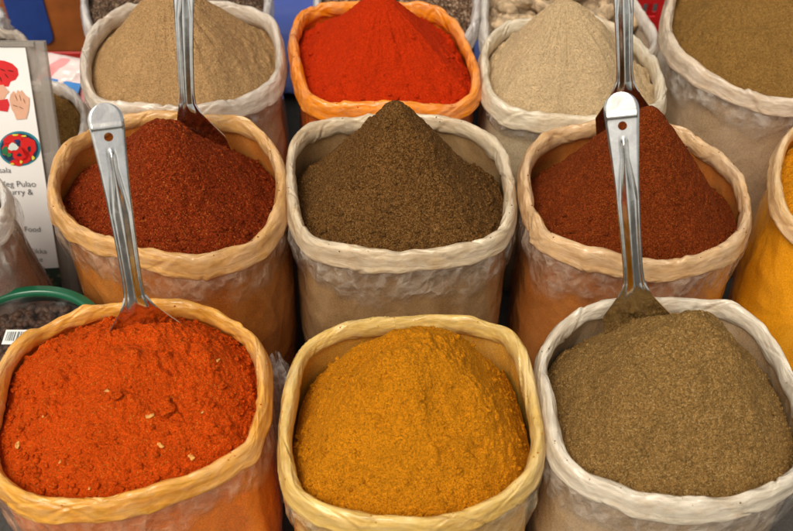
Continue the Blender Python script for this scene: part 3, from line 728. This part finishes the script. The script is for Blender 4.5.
# ------------------------------------------------------------------ background: board, red table, packets, tarp, crate
yb = 1.86
bl, brr = at_y(-30, 40, yb)[0], at_y(106, 20, yb)[0]; btm = at_y(70, 52, yb)[2]; btop = at_y(70, -60, yb)[2]
wood = simple('orange_brown_board', (.36,.10,.018), .5, var=.22, scale=14)
tabz = btm
tx0, tx1 = at_y(-60, 50, yb)[0], at_y(92, 52, yb)[0]
ty = at_z(60, 57, tabz-.012)[1]
tt_ = empty('low_table', ((tx0+tx1)/2, (ty+yb+.2)/2, 0)); tag(tt_, 'low red table edge beneath the orange-brown board', 'table')
red = simple('red_paint', (.58,.03,.025), .4, var=.1)
MB().box((0, 0, tabz-.012), (tx1-tx0, yb+.2-ty, .024)).build('tabletop', red, tt_, bevel=.003)
for sx in (-1, 1):
    for sy in (-1, 1):
        MB().box((sx*((tx1-tx0)/2-.03), sy*((yb+.2-ty)/2-.03), (tabz-.025)/2), (.03, .03, tabz-.025)).build('leg', red, tt_, bevel=.003)
bd = empty('painted_board', ((bl+brr)/2, yb, tabz)); tag(bd, 'orange-brown board with a rounded blue panel in the top left corner', 'board')
MB().box((0, .012, (btop-tabz)/2), (brr-bl, .024, btop-tabz)).build('panel', wood, bd, bevel=.004)
pts = []
x0, x1, z0, z1 = at_y(10, 20, yb)[0], at_y(49, 20, yb)[0], at_y(30, 43, yb)[2], btop-.01; rc = .022
for cx_, cz_, a0 in ((x1-rc, z0+rc, -90), (x1-rc, z1-rc, 0), (x0+rc, z1-rc, 90), (x0+rc, z0+rc, 180)):
    for k in range(7): a = R(a0+15*k); pts.append((cx_+rc*math.cos(a)-(bl+brr)/2, cz_+rc*math.sin(a)-tabz))
b = MB(); n = len(pts); b.add([(x, -.004, z) for x, z in pts]+[(x, .001, z) for x, z in pts], [tuple(range(n))]+[(i, (i+1) % n, n+(i+1) % n, n+i) for i in range(n)])
b.build('blue_panel', simple('blue_paint', (.02,.055,.26), .45, var=.12), bd)
# packets lying in front of the red table
def packet(p, size, rot, label, cols, seed):
    nx, ny = 40, 30; U, Vv = np.meshgrid(np.linspace(-1, 1, nx), np.linspace(-1, 1, ny), indexing='ij'); w, d, h = size
    P = np.stack([U, Vv, 0*U], -1); puff = np.clip((1-U**4)*(1-Vv**4), 0, 1)**.6
    z = h*puff*(1+.3*noise(P, .5, seed)+.2*ridge(P, .3, seed+1))
    top = np.stack([U*w/2, Vv*d/2, z], -1).reshape(-1, 3); bot = top*np.array([1, 1, -.3])
    root = empty('spice_packet', p); root.rotation_euler = rot; tag(root, label, 'packet', 'printed plastic packets in front of the red table')
    t = NT('packet_print'); o = t.obj(); n_ = t.noise(o, 9, 2, .5, .6)
    c = t.ramp(n_, [(.0, cols[0]), (.44, cols[1]), (.55, cols[2])], 'CONSTANT')
    mt = t.done(t.pbsdf(Base_Color=c, Roughness=.25, Coat_Weight=.4, Normal=t.bump(t.noise(o, 30, 3, .6, 1.), .4, .006)))
    link('wrapper', mesh_np('wrapper', np.concatenate([top, bot]), np.concatenate([grid_faces(nx, ny, False), grid_faces(nx, ny, False)[:, ::-1]+nx*ny])), mt, root)
    bm_ = MB(); f = d*.34; bm_.box((w*.05, -d*.1, h*1.02), (w*.5, d*.22, .004)).build('blue_strip', simple('packet_blue', (.03,.20,.55), .3), root, bevel=.0015)
pk = at_z(66, 82, .27)
packet((pk[0]-.01, pk[1]+.015, .25), (.14, .11, .022), (R(28), 0, R(-16)), 'pinkish white printed packet with a blue strip propped in front of the red table', [(.72,.30,.30), (.75,.60,.58), (.72,.68,.66)], 51)
pk2 = at_z(52, 77, .26); 
# a box carries the packets
bx = empty('carton', (pk[0]-.02, pk[1]+.02, 0)); tag(bx, 'pale cardboard carton holding up the printed packet', 'carton')
MB().box((0, 0, .115), (.19, .12, .23)).build('carton_body', simple('pale_card', (.55,.47,.40), .7), bx, bevel=.003)
# blue tarpaulin behind the sacks
n, m = 160, 60; X, Y = np.meshgrid(np.linspace(-.42, .42, n), np.linspace(0, 1.1, m), indexing='ij')
P = np.stack([X, Y, 0*X], -1); Z = .012+.012*noise(P, .16, 61)+.006*ridge(P, .08, 62)
tarp = link('tarpaulin', mesh_np('tarpaulin', np.stack([X, Y, Z], -1).reshape(-1, 3), grid_faces(n, m, False)), simple('blue_tarp', (.05,.085,.34), .4, var=.12, scale=12), None, (-.02, 1.72, 0))
tag(tarp, 'creased blue tarpaulin spread on the ground behind the sacks', 'tarpaulin'); tarp.modifiers.new('thick', 'SOLIDIFY').thickness = .002
# red crate with lattice sides
cr = at_y(631, 8, 1.71); crt = empty('crate', (cr[0]+.175, 1.82, 0)); tag(crt, 'red plastic crate with slotted side behind the khaki brown sack', 'crate')
redp = simple('red_plastic', (.55,.018,.018), .35, var=.1); cw, cd, ch = .34, .22, .33
b = MB(); 
b.box((0, 0, .01), (cw-.01, cd-.01, .02))
for sy in (-1, 1):
    for k in range(9): b.box((-cw/2+.012+k*(cw-.024)/8, sy*(cd/2-.004), ch/2), (.012, .006, ch-.03))
    for k in range(7): b.box((0, sy*(cd/2-.0045), .03+k*.043), (cw-.012, .004, .014))
for sx in (-1, 1):
    for k in range(6): b.box((sx*(cw/2-.004), -cd/2+.02+k*(cd-.04)/5, ch/2), (.006, .012, ch-.03))
    for k in range(7): b.box((sx*(cw/2-.0045), 0, .0305+k*.043), (.004, cd-.014, .014))
b.build('lattice', redp, crt)
b = MB()
for sy in (-1, 1): b.box((0, sy*(cd/2-.004), ch-.005), (cw+.012, .02, .03))
for sx in (-1, 1): b.box((sx*(cw/2-.004), 0, ch-.0055), (.02, cd-.030, .0285))
b.build('top_rim', redp, crt, bevel=.003)

# ------------------------------------------------------------------ ground
t = NT('ground_dark'); o = t.obj(); n1 = t.noise(o, 3, 6, .6); n2 = t.noise(o, 160, 4, .7)
gm = t.done(t.pbsdf(Base_Color=t.mix(.5, t.ramp(n1, [(.3, (.035,.032,.030)), (.7, (.065,.060,.055))]), t.ramp(n2, [(.3, (.03,.028,.026)), (.7, (.08,.074,.066))])), Roughness=.9, Normal=t.bump(n2, .6, .004)))
b = MB().poly([(-60, -60, 0), (60, -60, 0), (60, 60, 0), (-60, 60, 0)]); g = b.build('ground', gm); tag(g, 'dark market ground under the sacks', None, None, 'structure')

# ------------------------------------------------------------------ light
SUN_EL, SUN_AZ = R(60), R(212)        # azimuth measured clockwise from +Y: behind the camera, a little to the left
w = bpy.data.worlds.new('World'); SC.world = w; w.use_nodes = True; nt = w.node_tree; nt.nodes.clear()
sky = nt.nodes.new('ShaderNodeTexSky'); sky.sky_type = 'NISHITA'; sky.sun_disc = False; sky.sun_elevation = SUN_EL; sky.sun_rotation = SUN_AZ
sky.air_density = 1.2; sky.dust_density = 4.; sky.ozone_density = .6
hs = nt.nodes.new('ShaderNodeHueSaturation'); hs.inputs['Saturation'].default_value = .35
tint = nt.nodes.new('ShaderNodeMix'); tint.data_type = 'RGBA'; tint.blend_type = 'MULTIPLY'; tint.inputs[0].default_value = 1; tint.inputs[7].default_value = (1., .935, .82, 1)
bg = nt.nodes.new('ShaderNodeBackground'); bg.inputs['Strength'].default_value = .10
out = nt.nodes.new('ShaderNodeOutputWorld')
nt.links.new(sky.outputs[0], hs.inputs['Color']); nt.links.new(hs.outputs[0], tint.inputs[6]); nt.links.new(tint.outputs[2], bg.inputs[0]); nt.links.new(bg.outputs[0], out.inputs[0])
sl = bpy.data.lights.new('sun', 'SUN'); sl.energy = 1.5; sl.angle = R(30); sl.color = (1., .92, .80)
so = bpy.data.objects.new('sun', sl); COL.objects.link(so)
dirv = Vector((math.sin(SUN_AZ)*math.cos(SUN_EL), math.cos(SUN_AZ)*math.cos(SUN_EL), math.sin(SUN_EL)))
so.rotation_euler = dirv.to_track_quat('Z', 'Y').to_euler()
SC.render.engine = 'CYCLES'
SC.view_settings.view_transform = 'Standard'; SC.view_settings.look = 'None'; SC.view_settings.gamma = 1; SC.view_settings.exposure = .58
SC.cycles.transparent_max_bounces = 24
